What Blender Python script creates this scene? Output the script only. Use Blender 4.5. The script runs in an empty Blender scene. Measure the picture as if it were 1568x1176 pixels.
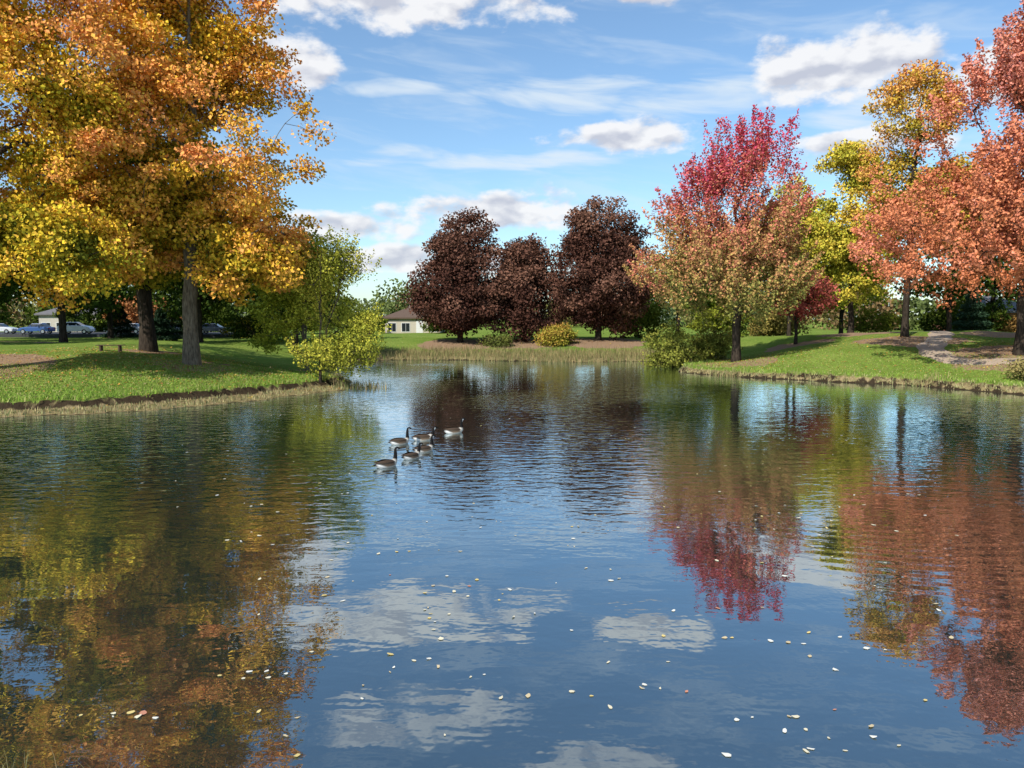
import bpy, math, random
import bmesh
import numpy as np
from mathutils import Vector, Matrix
random.seed(5)
S = bpy.context.scene
S.view_settings.view_transform = 'Standard'
S.view_settings.look = 'None'
S.view_settings.exposure = 0
S.view_settings.gamma = 1

# ------------------------------------------------------------ helpers
def new_mat(name):
    m = bpy.data.materials.new(name); m.use_nodes = True
    nt = m.node_tree; nt.nodes.clear()
    out = nt.nodes.new('ShaderNodeOutputMaterial')
    return m, nt, out
class NB:
    def __init__(s, nt): s.nt = nt
    def n(s, t, **k):
        x = s.nt.nodes.new(t)
        for a, b in k.items(): setattr(x, a, b)
        return x
    def l(s, a, b): s.nt.links.new(a, b)
    def setin(s, sock, v):
        if isinstance(v, bpy.types.NodeSocket): s.l(v, sock)
        else: sock.default_value = v
    def m(s, op, a, b=0.0, c=None, clamp=False):
        x = s.n('ShaderNodeMath', operation=op); x.use_clamp = clamp
        s.setin(x.inputs[0], a); s.setin(x.inputs[1], b)
        if c is not None: s.setin(x.inputs[2], c)
        return x.outputs[0]
    def mr(s, v, a, b, c=0.0, d=1.0, smooth=False):
        x = s.n('ShaderNodeMapRange')
        if smooth: x.interpolation_type = 'SMOOTHSTEP'
        s.setin(x.inputs[0], v)
        for i, q in enumerate((a, b, c, d)): s.setin(x.inputs[i+1], q)
        return x.outputs[0]
    def noise(s, vec, scale, detail=3.0, rough=0.5, dist=0.0, dim='3D', col=False):
        x = s.n('ShaderNodeTexNoise'); x.noise_dimensions = dim
        if vec is not None: s.l(vec, x.inputs['Vector'])
        x.inputs['Scale'].default_value = scale; x.inputs['Detail'].default_value = detail
        x.inputs['Roughness'].default_value = rough; x.inputs['Distortion'].default_value = dist
        return x.outputs[1 if col else 0]
    def mix(s, f, a, b, blend='MIX'):
        x = s.n('ShaderNodeMix', data_type='RGBA', blend_type=blend)
        s.setin(x.inputs[0], f)
        for sock, v in ((x.inputs[6], a), (x.inputs[7], b)):
            if isinstance(v, tuple) and len(v) == 3: v = (*v, 1)
            s.setin(sock, v)
        return x.outputs[2]
    def comb(s, x, y, z):
        c = s.n('ShaderNodeCombineXYZ')
        for i, v in enumerate((x, y, z)): s.setin(c.inputs[i], v)
        return c.outputs[0]

def simple_mat(name, col, rough=0.7, metal=0.0, var=0.15, scale=3.0, spec=0.3):
    m, nt, out = new_mat(name); b = NB(nt)
    tc = b.n('ShaderNodeTexCoord')
    f = b.noise(tc.outputs['Object'], scale, 4, 0.6)
    c = b.mix(f, tuple(x*(1-var) for x in col), tuple(min(1, x*(1+var)) for x in col))
    p = b.n('ShaderNodeBsdfPrincipled')
    b.l(c, p.inputs['Base Color']); p.inputs['Roughness'].default_value = rough
    p.inputs['Metallic'].default_value = metal
    p.inputs['Specular IOR Level'].default_value = spec
    b.l(p.outputs[0], out.inputs[0])
    return m

def attr_leaf_mat(name):
    m, nt, out = new_mat(name); b = NB(nt)
    a = b.n('ShaderNodeAttribute', attribute_name='Col')
    d = b.n('ShaderNodeBsdfDiffuse'); b.l(a.outputs[0], d.inputs[0])
    b.l(d.outputs[0], out.inputs[0])
    return m

def np_mesh(name, verts, faces_flat, loop_tot, mats, mat_idx=None, cols=None, smooth=None):
    me = bpy.data.meshes.new(name)
    nv = len(verts); nf = len(loop_tot)
    me.vertices.add(nv); me.vertices.foreach_set('co', np.asarray(verts, np.float32).ravel())
    me.loops.add(len(faces_flat)); me.loops.foreach_set('vertex_index', np.asarray(faces_flat, np.int32))
    me.polygons.add(nf)
    ls = np.concatenate(([0], np.cumsum(loop_tot)[:-1])).astype(np.int32)
    me.polygons.foreach_set('loop_start', ls)
    me.polygons.foreach_set('loop_total', np.asarray(loop_tot, np.int32))
    for m in mats: me.materials.append(m)
    if mat_idx is not None: me.polygons.foreach_set('material_index', np.asarray(mat_idx, np.int32))
    if smooth is not None: me.polygons.foreach_set('use_smooth', np.asarray(smooth, bool))
    me.update(calc_edges=True)
    if cols is not None:
        ca = me.color_attributes.new('Col', 'FLOAT_COLOR', 'POINT')
        c4 = np.ones((nv, 4), np.float32); c4[:, :3] = cols
        ca.data.foreach_set('color', c4.ravel())
    ob = bpy.data.objects.new(name, me); S.collection.objects.link(ob)
    return ob

def unit(v): return v/np.maximum(np.linalg.norm(v, axis=-1, keepdims=True), 1e-9)

_r = np.random.RandomState(77)
_K = unit(_r.normal(size=(14, 3)))*_r.uniform(0.7, 2.2, (14, 1)); _PH = _r.uniform(0, 6.28, 14)
def sn(p, s=1.0, off=0.0):
    return np.sin((p*s) @ _K.T + _PH + off).sum(-1)/14**0.5*1.0

# ------------------------------------------------------------ terrain definition
POND = [(-23.2,34.9),(-19.4,36.1),(-16.2,39.6),(-13.9,42.8),(-11.9,46.2),(-10.0,49.6),(-11.5,54),(-14,60),(-16,68),(-17,78),
 (-14.5,84),(-8,84.5),(-2,82.5),(3,81.5),(8,79.6),(13,81.5),(17,82),(20,77),(17.5,71),(14.2,66.5),(14.6,62.8),(17,60.2),(20.3,57.2),(23.7,54.3),
 (27.2,52),(29.3,48.3),(30.3,44.5),(34,39),(40,33),(46,22),(45,12),(34,7.2),(18,6.6),(0,6.9),(-12,6.6),(-26,7),(-40,11),(-47,20),(-42,29),(-32,33.5)]
def chaikin(p, n=2):
    p = np.array(p, float)
    for _ in range(n):
        q = np.roll(p, -1, 0); p = np.stack([p*.75+q*.25, p*.25+q*.75], 1).reshape(-1, 2)
    return p
PP = chaikin(POND)
def sdist(x, y):
    x = np.asarray(x, float).ravel(); y = np.asarray(y, float).ravel()
    best = np.full(x.shape, 1e9); ins = np.zeros(x.shape, bool)
    Q = np.roll(PP, -1, 0)
    for (ax, ay), (bx, by) in zip(PP, Q):
        dx, dy = bx-ax, by-ay
        t = np.clip(((x-ax)*dx+(y-ay)*dy)/(dx*dx+dy*dy), 0, 1)
        best = np.minimum(best, (x-ax-t*dx)**2+(y-ay-t*dy)**2)
        c = ((ay > y) != (by > y))
        with np.errstate(divide='ignore', invalid='ignore'):
            xi = ax+(y-ay)/(by-ay if by != ay else 1e-9)*dx
        ins ^= c & (x < xi)
    d = np.sqrt(best); d[ins] *= -1
    return d
def wig(x, y):
    return 0.22*np.sin(x*1.9+y*1.1)+0.16*np.sin(x*3.7-y*2.9+1)+0.12*np.sin(x*6.1+y*5.3+2)+0.25*np.sin(x*.7-y*.5)
def sm(t): t = np.clip(t, 0, 1); return t*t*(3-2*t)
def terrain(x, y):
    x = np.asarray(x, float).ravel(); y = np.asarray(y, float).ravel()
    d0 = sdist(x, y)
    d = d0+wig(x, y)*np.clip(1.2-np.abs(d0)/6, .0, 1)*0.8
    left = x < -5
    w = np.where(left & (y < 52), 1.35, np.where(y > 75, 0.6, 0.35))
    lip = np.where(y > 75, 0.35, np.where(left, 0.58, 0.5))
    z = np.where(d < 0, np.maximum(d*0.5, -1.5), 0)
    shelf = 0.22*np.clip(d/w, 0, 1)
    step = (lip-0.22)*sm((d-w)/(0.3+.5*(x > 10)*(.5+.5*np.sin(x*1.3+y))))
    lawn = (1.72-0.12*(y > 75))*sm((d-w)/17)**0.85
    z = np.where(d >= 0, shelf+step+lawn, z)
    near = np.clip(0.44*d, -1.5, 2.9)
    k = sm((16-y)/6)
    z = z*(1-k)+near*k
    z = z+1.15*np.exp(-((x-44)/17)**2-((y-80)/18)**2)*sm(d/9)
    z = z+0.06*np.sin(x*.31+y*.17)*sm(d/5)+0.035*np.sin(x*1.1-y*.9)*sm(d/3)
    return z, d
def tz(x, y): return float(terrain([x], [y])[0][0])

def spacing(segs, start):
    v = [start]
    for end, st in segs:
        while v[-1] < end-1e-6: v.append(min(end, v[-1]+st))
    return v
xs = spacing([(48, .36)], -46)
g = 0.5; a = 48
right = []
while a < 2500: a += g; g *= 1.13; right.append(a)
g = 0.5; a = -46; leftv = []
while a > -2500: a -= g; g *= 1.13; leftv.append(a)
xs = np.array(leftv[::-1]+xs+right)
ys = spacing([(30, .5), (64, .3), (100, .5)], 3)
g = 0.6; a = 100; up = []
while a < 2600: a += g; g *= 1.12; up.append(a)
g = 0.6; a = 3; dn = []
while a > -1200: a -= g; g *= 1.2; dn.append(a)
ys = np.array(dn[::-1]+ys+up)
GX, GY = np.meshgrid(xs, ys)
GZ, GD = terrain(GX, GY)
nx, ny = len(xs), len(ys)
V = np.stack([GX.ravel(), GY.ravel(), GZ], 1)
ii = (np.arange(ny-1)[:, None]*nx+np.arange(nx-1)[None]).ravel()
F = np.stack([ii, ii+1, ii+nx+1, ii+nx], 1).ravel()
MULCH = [(-20.8,50,2.8),(-26.4,56,2.3),(-33,44.5,6.0),(18.9,65.8,3.9),(34.6,67,4.8),(37,55.5,5.5),(-6.4,94,5.2),(1.4,94,4.8),(10.9,94,5.5),
         (29.2,77.5,3.8),(37.5,83,4.5),(-43.6,75,2.5),(-56,85,3),(45,70,4),(-15.5,57,1.5)]
mu = np.zeros(len(V))
jit = 0.5*np.sin(V[:, 0]*2.3+V[:, 1]*1.7)+0.4*np.sin(V[:, 0]*4.9-V[:, 1]*3.7)
for mx_, my_, mr_ in MULCH:
    dd = np.hypot(V[:, 0]-mx_, (V[:, 1]-my_)*1.0)
    mu = np.maximum(mu, np.clip((mr_+jit*.5-dd)/0.6, 0, 1))
w_ = np.where((V[:, 0] < -5) & (V[:, 1] < 52), 1.35, np.where(V[:, 1] > 75, 0.6, 0.35))
mu = mu*np.clip((GD-w_-.5)/.6, 0, 1)
dry = np.clip((w_+0.5-GD)/0.4, 0, 1)
far = (V[:, 1] > 74) & (V[:, 0] > -20) & (V[:, 0] < 22)
dry = np.where(far, np.maximum(dry, np.clip((9.0+jit*2.6-GD)/5, 0, 1)*.62), dry)
mud_undercut_shade = np.clip(1-np.abs(GD+0.0-(w_+.15))/0.4, 0, 1)*np.where(V[:, 1] < 72, 1, .3)*np.where(V[:, 0] > 10, .72+.3*jit, 1)  # shade of the undercut bank lip, painted as a dark band along the step
mud_undercut_shade = np.maximum(mud_undercut_shade, np.clip(0.15-GD, 0, 1)*5)

gm, nt, out = new_mat('grass_ground'); b = NB(nt)
at = b.n('ShaderNodeAttribute', attribute_name='Col')
sp = b.n('ShaderNodeSeparateColor'); b.l(at.outputs[0], sp.inputs[0])
geo = b.n('ShaderNodeNewGeometry'); pos = geo.outputs['Position']
n1 = b.noise(pos, 0.22, 4, .6, dim='2D'); n2 = b.noise(pos, 3.5, 5, .7, dim='2D'); n3 = b.noise(pos, 18, 3, .7, dim='2D')
ga = b.mix(b.mr(n1, .35, .65), (0.155, 0.250, 0.035), (0.27, 0.335, 0.07))
ga = b.mix(b.mr(n2, .35, .7), ga, (0.110, 0.18, 0.028))
ga = b.mix(b.mr(n3, .5, .8, 0, .6), ga, (0.34, 0.34, 0.13))
ga = b.mix(b.mr(n3, .62, .72, 0, .5), ga, (0.42, 0.24, 0.06))
mc = b.mix(n3, (0.20, 0.125, 0.075), (0.46, 0.31, 0.20))
mc = b.mix(b.mr(n2, .45, .7), mc, (0.32, 0.21, 0.12))
dc = b.mix(n3, (0.22, 0.17, 0.08), (0.42, 0.31, 0.17))
dc = b.mix(b.mr(n2, .4, .65, 0, .7), dc, (0.16, 0.15, 0.04))
mud_shade_col = b.mix(n2, (0.02, 0.014, 0.009), (0.07, 0.05, 0.03))  # dark tone for waterline mud and the painted undercut shade
nn2 = b.m('SUBTRACT', n2, .5)
c = b.mix(b.mr(b.m('MULTIPLY_ADD', nn2, .9, sp.outputs[0]), .35, .6), ga, mc)
c = b.mix(b.mr(b.m('MULTIPLY_ADD', nn2, .8, sp.outputs[1]), .3, .6), c, dc)
c = b.mix(b.mr(b.m('MULTIPLY_ADD', nn2, .7, sp.outputs[2]), .3, .6), c, mud_shade_col)
p = b.n('ShaderNodeBsdfDiffuse'); b.l(c, p.inputs[0])
bp = b.n('ShaderNodeBump'); bp.inputs['Distance'].default_value = .12; bp.inputs['Strength'].default_value = .8
b.l(n2, bp.inputs['Height']); b.l(bp.outputs[0], p.inputs['Normal'])
b.l(p.outputs[0], out.inputs[0])
ground = np_mesh('ground', V, F, np.full(len(ii), 4), [gm], cols=np.stack([mu, dry, mud_undercut_shade], 1), smooth=np.ones(len(ii), bool))

# ------------------------------------------------------------ water
wm, nt, out = new_mat('pond_water'); b = NB(nt)
geo = b.n('ShaderNodeNewGeometry'); pos = geo.outputs['Position']
sx = b.n('ShaderNodeSeparateXYZ'); b.l(pos, sx.inputs[0])
Y = sx.outputs[1]; X = sx.outputs[0]
def mapv(vec, sc, rot=0):
    mp = b.n('ShaderNodeMapping'); b.l(vec, mp.inputs[0]); mp.inputs['Scale'].default_value = sc
    mp.inputs['Rotation'].default_value = (0, 0, rot); return mp.outputs[0]
rip = b.noise(mapv(pos, (.7, 1.5, 1), .2), 2.0, 2, .5, .2, dim='2D')
rip2 = b.noise(mapv(pos, (1.2, 1, 1), -.5), 6.5, 1, .5, dim='2D')
swell = b.noise(mapv(pos, (.5, 1, 1), .1), 0.9, 1, .5, dim='2D')
patch = b.mr(b.noise(mapv(pos, (1, .6, 1), .3), 0.075, 2, .55, dim='2D'), .36, .60, .30, 1.0, True)
zone = b.m('MULTIPLY', b.mr(Y, 13, 24, .07, 1, True), b.mr(Y, 42, 70, 1, .5, True))
amp = b.m('MULTIPLY', patch, zone)
h = b.m('MULTIPLY', b.m('ADD', b.m('MULTIPLY', rip, .031), b.m('MULTIPLY', rip2, .0036)), amp)
h = b.m('ADD', h, b.m('MULTIPLY', swell, .0075))
h = b.m('ADD', h, b.m('MULTIPLY', rip2, .0003))
rx = b.m('SUBTRACT', X, 9.0); ry = b.m('SUBTRACT', Y, 22.0)
rr = b.m('SQRT', b.m('ADD', b.m('MULTIPLY', rx, rx), b.m('MULTIPLY', ry, ry)))
ring = b.m('MULTIPLY', b.m('SINE', b.m('MULTIPLY', rr, 14.0)), b.m('MULTIPLY', b.mr(rr, 4, 7, 0, 1, True), b.mr(rr, 8.5, 13, 1, 0, True)))
h = b.m('ADD', h, b.m('MULTIPLY', b.m('MULTIPLY', ring, b.mr(X, 4, 9, 0, 1, True)), .0012))
bp = b.n('ShaderNodeBump'); bp.inputs['Strength'].default_value = 1; bp.inputs['Distance'].default_value = 1
b.l(h, bp.inputs['Height'])
fr = b.n('ShaderNodeFresnel'); fr.inputs['IOR'].default_value = 1.33; b.l(bp.outputs[0], fr.inputs['Normal'])
fac = b.mr(fr.outputs[0], .04, .55, .37, .92)
gl = b.n('ShaderNodeBsdfGlossy'); gl.inputs['Roughness'].default_value = .01; gl.inputs[0].default_value = (.87, .96, 1, 1)
b.l(bp.outputs[0], gl.inputs['Normal'])
df = b.n('ShaderNodeBsdfDiffuse'); df.inputs[0].default_value = (.016, .028, .022, 1)
b.l(b.mix(b.mr(Y, 8, 60), (.018, .030, .024), (.022, .032, .020)), df.inputs[0])
mx = b.n('ShaderNodeMixShader'); b.l(fac, mx.inputs[0]); b.l(df.outputs[0], mx.inputs[1]); b.l(gl.outputs[0], mx.inputs[2])
b.l(mx.outputs[0], out.inputs[0])
np_mesh('pond_water', np.array([(-52, 2, 0), (52, 2, 0), (52, 92, 0), (-52, 92, 0)], float), [0, 1, 2, 3], [4], [wm])

# ------------------------------------------------------------ tree generator
def bark_mat(name, c1, c2):
    m, nt, out = new_mat(name); b = NB(nt)
    geo = b.n('ShaderNodeNewGeometry')
    mp = b.n('ShaderNodeMapping'); b.l(geo.outputs['Position'], mp.inputs[0]); mp.inputs['Scale'].default_value = (7, 7, 1.2)
    n = b.noise(mp.outputs[0], 1.6, 3, .65)
    c = b.mix(b.mr(n, .35, .65), c1, c2)
    p = b.n('ShaderNodeBsdfDiffuse'); b.l(c, p.inputs[0])
    bp = b.n('ShaderNodeBump'); bp.inputs['Distance'].default_value = .06; b.l(n, bp.inputs['Height'])
    b.l(bp.outputs[0], p.inputs['Normal']); b.l(p.outputs[0], out.inputs[0]); return m
BARK = bark_mat('bark_grey', (.085, .066, .048), (.24, .195, .14))
BARKD = bark_mat('bark_dark', (.025, .02, .016), (.075, .058, .043))
LEAF = attr_leaf_mat('autumn_leaves')
LEAFD = attr_leaf_mat('dark_leaves')

def interp_stops(stops, t):
    ts = [s[0] for s in stops]
    return np.stack([np.interp(t, ts, [s[1][k] for s in stops]) for k in range(3)], -1)

def tree_arrays(seed, base, lobes, ncl, m, leaf, rc, stops, tr, top, gap=-.25, shell=2.2, elong=0, tw=(.4, .5, .0), cn=.3, ln=.12,
                noise_s=.55, flat=.6, sides=6, wob=.25, stems=1, droop=-.1, up=1.15):
    R = np.random.RandomState(seed)
    lob = np.array(lobes, float); base = np.array(base, float)
    wts = (lob[:, 3]*lob[:, 4]*lob[:, 5])**.7; wts /= wts.sum()
    C = []; OUT = []; tot = 0
    while tot < ncl:
        k = R.choice(len(lob), ncl, p=wts)
        d = unit(R.normal(size=(ncl, 3))); r = R.uniform(0, 1, ncl)**(1/shell)
        rad = lob[k, 3:6]*(1+.13*sn(d*1.0, 2.3, k[:, None]*1.7+seed)[:, None])
        p = lob[k, :3]+d*r[:, None]*rad
        keep = sn(p, noise_s, seed) > gap
        q = np.min(np.stack([np.linalg.norm((p-l[:3])/l[3:6], axis=1) for l in lob]), 0)
        C.append(p[keep]); OUT.append(q[keep]); tot += keep.sum()
    C = np.concatenate(C)[:ncl]; OUT = np.concatenate(OUT)[:ncl]
    zmax = (lob[:, 2]+lob[:, 5]).max(); zmin = (lob[:, 2]-lob[:, 5]).min()
    nodes = [base-np.array([0, 0, .3])]; par = [-1]
    cc = (lob[:, :3]*wts[:, None]).sum(0)
    for s_ in range(stems):
        prev = 0
        off = R.normal(size=2)*(.0 if stems == 1 else 1.2)
        N = 12
        for i in range(1, N+1):
            t = i/N; z = base[2]+(top-base[2])*t
            xy = base[:2]*(1-t**1.6)+(cc[:2]+off)*t**1.6+R.normal(size=2)*wob*t
            nodes.append(np.array([xy[0], xy[1], z])); par.append(prev); prev = len(nodes)-1
    na = np.zeros((len(nodes)+ncl*9, 3)); na[:len(nodes)] = nodes; cnt = len(nodes)
    par = par+[0]*(len(na)-cnt)
    order = np.argsort(np.linalg.norm(C-cc, axis=1)+R.uniform(0, 1, ncl))
    lowz = base[2]+(zmin-base[2])*.55
    tips = []
    for ci in order:
        c = C[ci]; nn = na[:cnt]; dv = np.linalg.norm(nn-c, axis=1)
        cost = dv+1.4*np.maximum(0, nn[:, 2]-c[2]+.3*dv)+6*np.maximum(0, lowz-nn[:, 2])
        j = int(np.argmin(cost)); d = dv[j]; st = int(min(8, max(1, round(d/1.1)))); pr = j; s0 = na[j].copy()
        jj = R.normal(size=3)*.06*d
        for s_ in range(1, st+1):
            t = s_/st
            q = s0*(1-t)+c*t+np.array([0, 0, -1])*math.sin(math.pi*t)*.07*d*(1 if elong else -.8)+jj*math.sin(math.pi*t)
            na[cnt] = q; par[cnt] = pr; pr = cnt; cnt += 1
        tips.append(pr)
    na = na[:cnt]; par = np.array(par[:cnt]); wt = np.zeros(cnt); wt[tips] += 1
    for i in range(cnt-1, 0, -1): wt[par[i]] += wt[i]
    wt = np.maximum(wt, .3); ncl_f = wt[0]
    rad = np.maximum(tr*(wt/ncl_f)**.55, .014)
    hz = np.clip((na[:, 2]-base[2])/1.2, 0, 1)
    rad *= 1+.45*(1-hz)**2*(np.arange(cnt) < 1+12*stems)
    child = np.arange(1, cnt); pa = par[1:]
    A = na[pa]; B = na[child]; ra = np.minimum(rad[pa], rad[child]*1.5+.01); rb = rad[child]
    istrunk = child < 1+12*stems
    ra = np.where(istrunk, rad[pa], ra)
    ax = unit(B-A); ref = np.where(np.abs(ax[:, 2:3]) > .9, np.array([[1., 0, 0]]), np.array([[0, 0, 1.]]))
    u = unit(np.cross(ax, ref)); v = np.cross(ax, u)
    th = np.arange(sides)/sides*2*math.pi
    ring = np.cos(th)[None, :, None]*u[:, None]+np.sin(th)[None, :, None]*v[:, None]
    ext = (ax*ra[:, None]*.3)[:, None]
    v1 = A[:, None]-ext+ring*ra[:, None, None]; v2 = B[:, None]+ext*.6+ring*rb[:, None, None]
    tv = np.concatenate([v1, v2], 1).reshape(-1, 3); ne = len(A)
    bi = (np.arange(ne)*2*sides)[:, None]; k0 = np.arange(sides)[None]; k1 = (k0+1) % sides
    tf = np.stack([bi+k0, bi+k1, bi+sides+k1, bi+sides+k0], -1).reshape(-1)
    n = len(C)*m
    ci = np.repeat(np.arange(len(C)), m)
    outd = unit(C-cc+np.array([0, 0, .01]))
    g = R.normal(size=(n, 3)); g = g/np.maximum(1, np.linalg.norm(g, axis=1, keepdims=True)/1.9)
    crs = rc*R.uniform(.65, 1.3, len(C))
    P = C[ci]+g*crs[ci][:, None]*np.array([1, 1, flat])
    if elong:
        ed = unit(outd*np.array([1, 1, .3])+np.array([0, 0, up]))
        tt = R.uniform(-.6, 1, n)*elong*R.uniform(.5, 1.4, len(C))[ci]
        wq = np.clip(1-tt/elong*.75, .2, 1)
        P = C[ci]+g*crs[ci][:, None]*wq[:, None]*.8+ed[ci]*tt[:, None]
    a = unit(R.normal(size=(n, 3))+outd[ci]*.5+np.array([0, 0, droop*2]))
    nn_ = unit(R.normal(size=(n, 3))*.8+outd[ci]*.55+np.array([0, 0, .6]))
    sd = unit(np.cross(a, nn_)); nn_ = np.cross(sd, a)
    L = (leaf*R.uniform(.6, 1.35, n))[:, None]
    lv = np.stack([P, P+a*L*.45+sd*L*.42+nn_*L*.12, P+a*L, P+a*L*.45-sd*L*.42+nn_*L*.12], 1).reshape(-1, 3)
    hf = (P[:, 2]-zmin)/(zmax-zmin)
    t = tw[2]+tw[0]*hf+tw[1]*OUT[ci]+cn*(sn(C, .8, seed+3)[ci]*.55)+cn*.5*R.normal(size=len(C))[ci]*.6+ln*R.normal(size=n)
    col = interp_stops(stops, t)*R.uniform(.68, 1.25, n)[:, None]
    cols = np.concatenate([np.full((len(tv), 3), .1), np.repeat(col, 4, 0)])
    nt_ = len(tf)//4
    faces = np.concatenate([tf, np.arange(n*4)+len(tv)])
    mi = np.concatenate([np.zeros(nt_), np.ones(n)])
    smo = np.concatenate([np.ones(nt_), np.zeros(n)])
    return np.concatenate([tv, lv]), faces, mi, cols, smo
def tree(name, seed, base, lobes, ncl, m, leaf, rc, stops, tr, top, mats=None, **k):
    base = (base[0], base[1], tz(base[0], base[1]) if len(base) < 3 else base[2])
    v, f, mi, c, s = tree_arrays(seed, base, lobes, ncl, m, leaf, rc, stops, tr, top, **k)
    return np_mesh(name, v, f, np.full(len(f)//4, 4), mats or [BARK, LEAF], mi, c, s)

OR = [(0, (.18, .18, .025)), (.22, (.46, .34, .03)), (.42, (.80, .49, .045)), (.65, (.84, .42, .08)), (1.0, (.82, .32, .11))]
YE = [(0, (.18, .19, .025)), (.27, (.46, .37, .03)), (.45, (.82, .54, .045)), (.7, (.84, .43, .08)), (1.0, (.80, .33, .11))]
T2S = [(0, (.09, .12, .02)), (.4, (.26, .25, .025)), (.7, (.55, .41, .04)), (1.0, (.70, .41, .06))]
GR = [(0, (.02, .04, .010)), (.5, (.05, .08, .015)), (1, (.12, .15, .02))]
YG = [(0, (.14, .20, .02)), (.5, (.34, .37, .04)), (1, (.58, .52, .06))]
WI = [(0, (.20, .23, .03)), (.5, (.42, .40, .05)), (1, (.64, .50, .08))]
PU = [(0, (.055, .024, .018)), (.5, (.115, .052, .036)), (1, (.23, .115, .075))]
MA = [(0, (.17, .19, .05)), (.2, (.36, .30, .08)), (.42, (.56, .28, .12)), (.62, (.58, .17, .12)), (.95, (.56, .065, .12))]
RE = [(0, (.50, .17, .07)), (.35, (.70, .25, .12)), (.65, (.68, .24, .15)), (1.0, (.66, .27, .23))]

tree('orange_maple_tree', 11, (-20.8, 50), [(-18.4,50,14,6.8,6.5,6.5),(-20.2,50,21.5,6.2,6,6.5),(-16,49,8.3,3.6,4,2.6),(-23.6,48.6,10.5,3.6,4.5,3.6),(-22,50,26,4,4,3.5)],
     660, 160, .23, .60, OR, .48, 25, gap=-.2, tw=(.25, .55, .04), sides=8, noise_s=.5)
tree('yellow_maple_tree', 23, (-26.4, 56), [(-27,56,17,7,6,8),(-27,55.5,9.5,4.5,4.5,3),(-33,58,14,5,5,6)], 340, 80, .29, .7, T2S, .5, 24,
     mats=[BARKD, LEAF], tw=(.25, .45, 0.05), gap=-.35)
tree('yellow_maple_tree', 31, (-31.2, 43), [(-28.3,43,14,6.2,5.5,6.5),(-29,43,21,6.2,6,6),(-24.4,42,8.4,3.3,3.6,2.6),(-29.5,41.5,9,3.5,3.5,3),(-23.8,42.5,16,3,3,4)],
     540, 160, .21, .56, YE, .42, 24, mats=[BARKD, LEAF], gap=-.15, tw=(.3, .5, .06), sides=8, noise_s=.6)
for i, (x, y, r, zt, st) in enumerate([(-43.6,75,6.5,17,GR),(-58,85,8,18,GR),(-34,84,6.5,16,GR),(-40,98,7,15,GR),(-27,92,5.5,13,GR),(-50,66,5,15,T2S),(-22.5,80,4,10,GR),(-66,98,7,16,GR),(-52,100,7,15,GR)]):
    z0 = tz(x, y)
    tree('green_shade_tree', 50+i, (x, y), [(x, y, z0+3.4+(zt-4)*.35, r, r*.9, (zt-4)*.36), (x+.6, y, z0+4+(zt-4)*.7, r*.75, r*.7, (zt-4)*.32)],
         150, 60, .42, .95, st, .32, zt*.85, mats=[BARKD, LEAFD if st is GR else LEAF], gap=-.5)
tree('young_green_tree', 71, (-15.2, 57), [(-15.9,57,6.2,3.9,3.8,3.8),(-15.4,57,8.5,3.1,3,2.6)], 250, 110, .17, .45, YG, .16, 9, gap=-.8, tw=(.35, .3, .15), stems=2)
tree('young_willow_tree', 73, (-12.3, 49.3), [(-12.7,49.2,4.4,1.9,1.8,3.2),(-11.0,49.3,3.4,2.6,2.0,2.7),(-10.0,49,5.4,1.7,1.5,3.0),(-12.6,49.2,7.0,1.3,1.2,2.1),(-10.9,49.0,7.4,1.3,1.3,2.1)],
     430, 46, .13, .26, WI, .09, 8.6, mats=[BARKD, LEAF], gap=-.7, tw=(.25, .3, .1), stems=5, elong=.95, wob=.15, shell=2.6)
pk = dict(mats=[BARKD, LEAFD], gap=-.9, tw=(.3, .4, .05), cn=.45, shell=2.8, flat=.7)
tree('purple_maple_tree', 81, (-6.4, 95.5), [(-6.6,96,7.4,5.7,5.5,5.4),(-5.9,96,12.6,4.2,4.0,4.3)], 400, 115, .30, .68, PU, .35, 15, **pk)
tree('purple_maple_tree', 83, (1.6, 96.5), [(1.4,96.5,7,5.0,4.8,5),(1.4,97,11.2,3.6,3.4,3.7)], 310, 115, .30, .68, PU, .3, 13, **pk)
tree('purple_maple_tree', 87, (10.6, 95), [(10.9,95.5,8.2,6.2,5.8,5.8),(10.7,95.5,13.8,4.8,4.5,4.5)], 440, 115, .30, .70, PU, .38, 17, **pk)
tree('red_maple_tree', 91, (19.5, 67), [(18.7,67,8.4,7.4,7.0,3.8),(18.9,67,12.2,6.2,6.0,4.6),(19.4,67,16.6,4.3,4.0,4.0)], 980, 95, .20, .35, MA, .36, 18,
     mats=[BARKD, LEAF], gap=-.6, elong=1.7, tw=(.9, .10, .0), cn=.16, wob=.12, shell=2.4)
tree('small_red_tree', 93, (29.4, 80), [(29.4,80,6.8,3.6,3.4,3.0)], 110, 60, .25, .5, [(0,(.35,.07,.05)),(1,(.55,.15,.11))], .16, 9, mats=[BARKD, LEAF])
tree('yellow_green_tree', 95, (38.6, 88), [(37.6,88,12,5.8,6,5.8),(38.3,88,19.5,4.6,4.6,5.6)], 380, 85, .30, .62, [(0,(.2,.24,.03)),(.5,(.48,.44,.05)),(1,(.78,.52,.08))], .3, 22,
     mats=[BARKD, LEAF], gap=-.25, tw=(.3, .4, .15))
tree('yellow_green_tree', 96, (33, 92), [(33.5,92,14,4.6,4.2,7.5)], 220, 80, .30, .62, [(0,(.20,.25,.03)),(.5,(.44,.46,.06)),(1,(.66,.56,.09))], .22, 19, mats=[BARKD, LEAF], gap=-.4)
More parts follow.
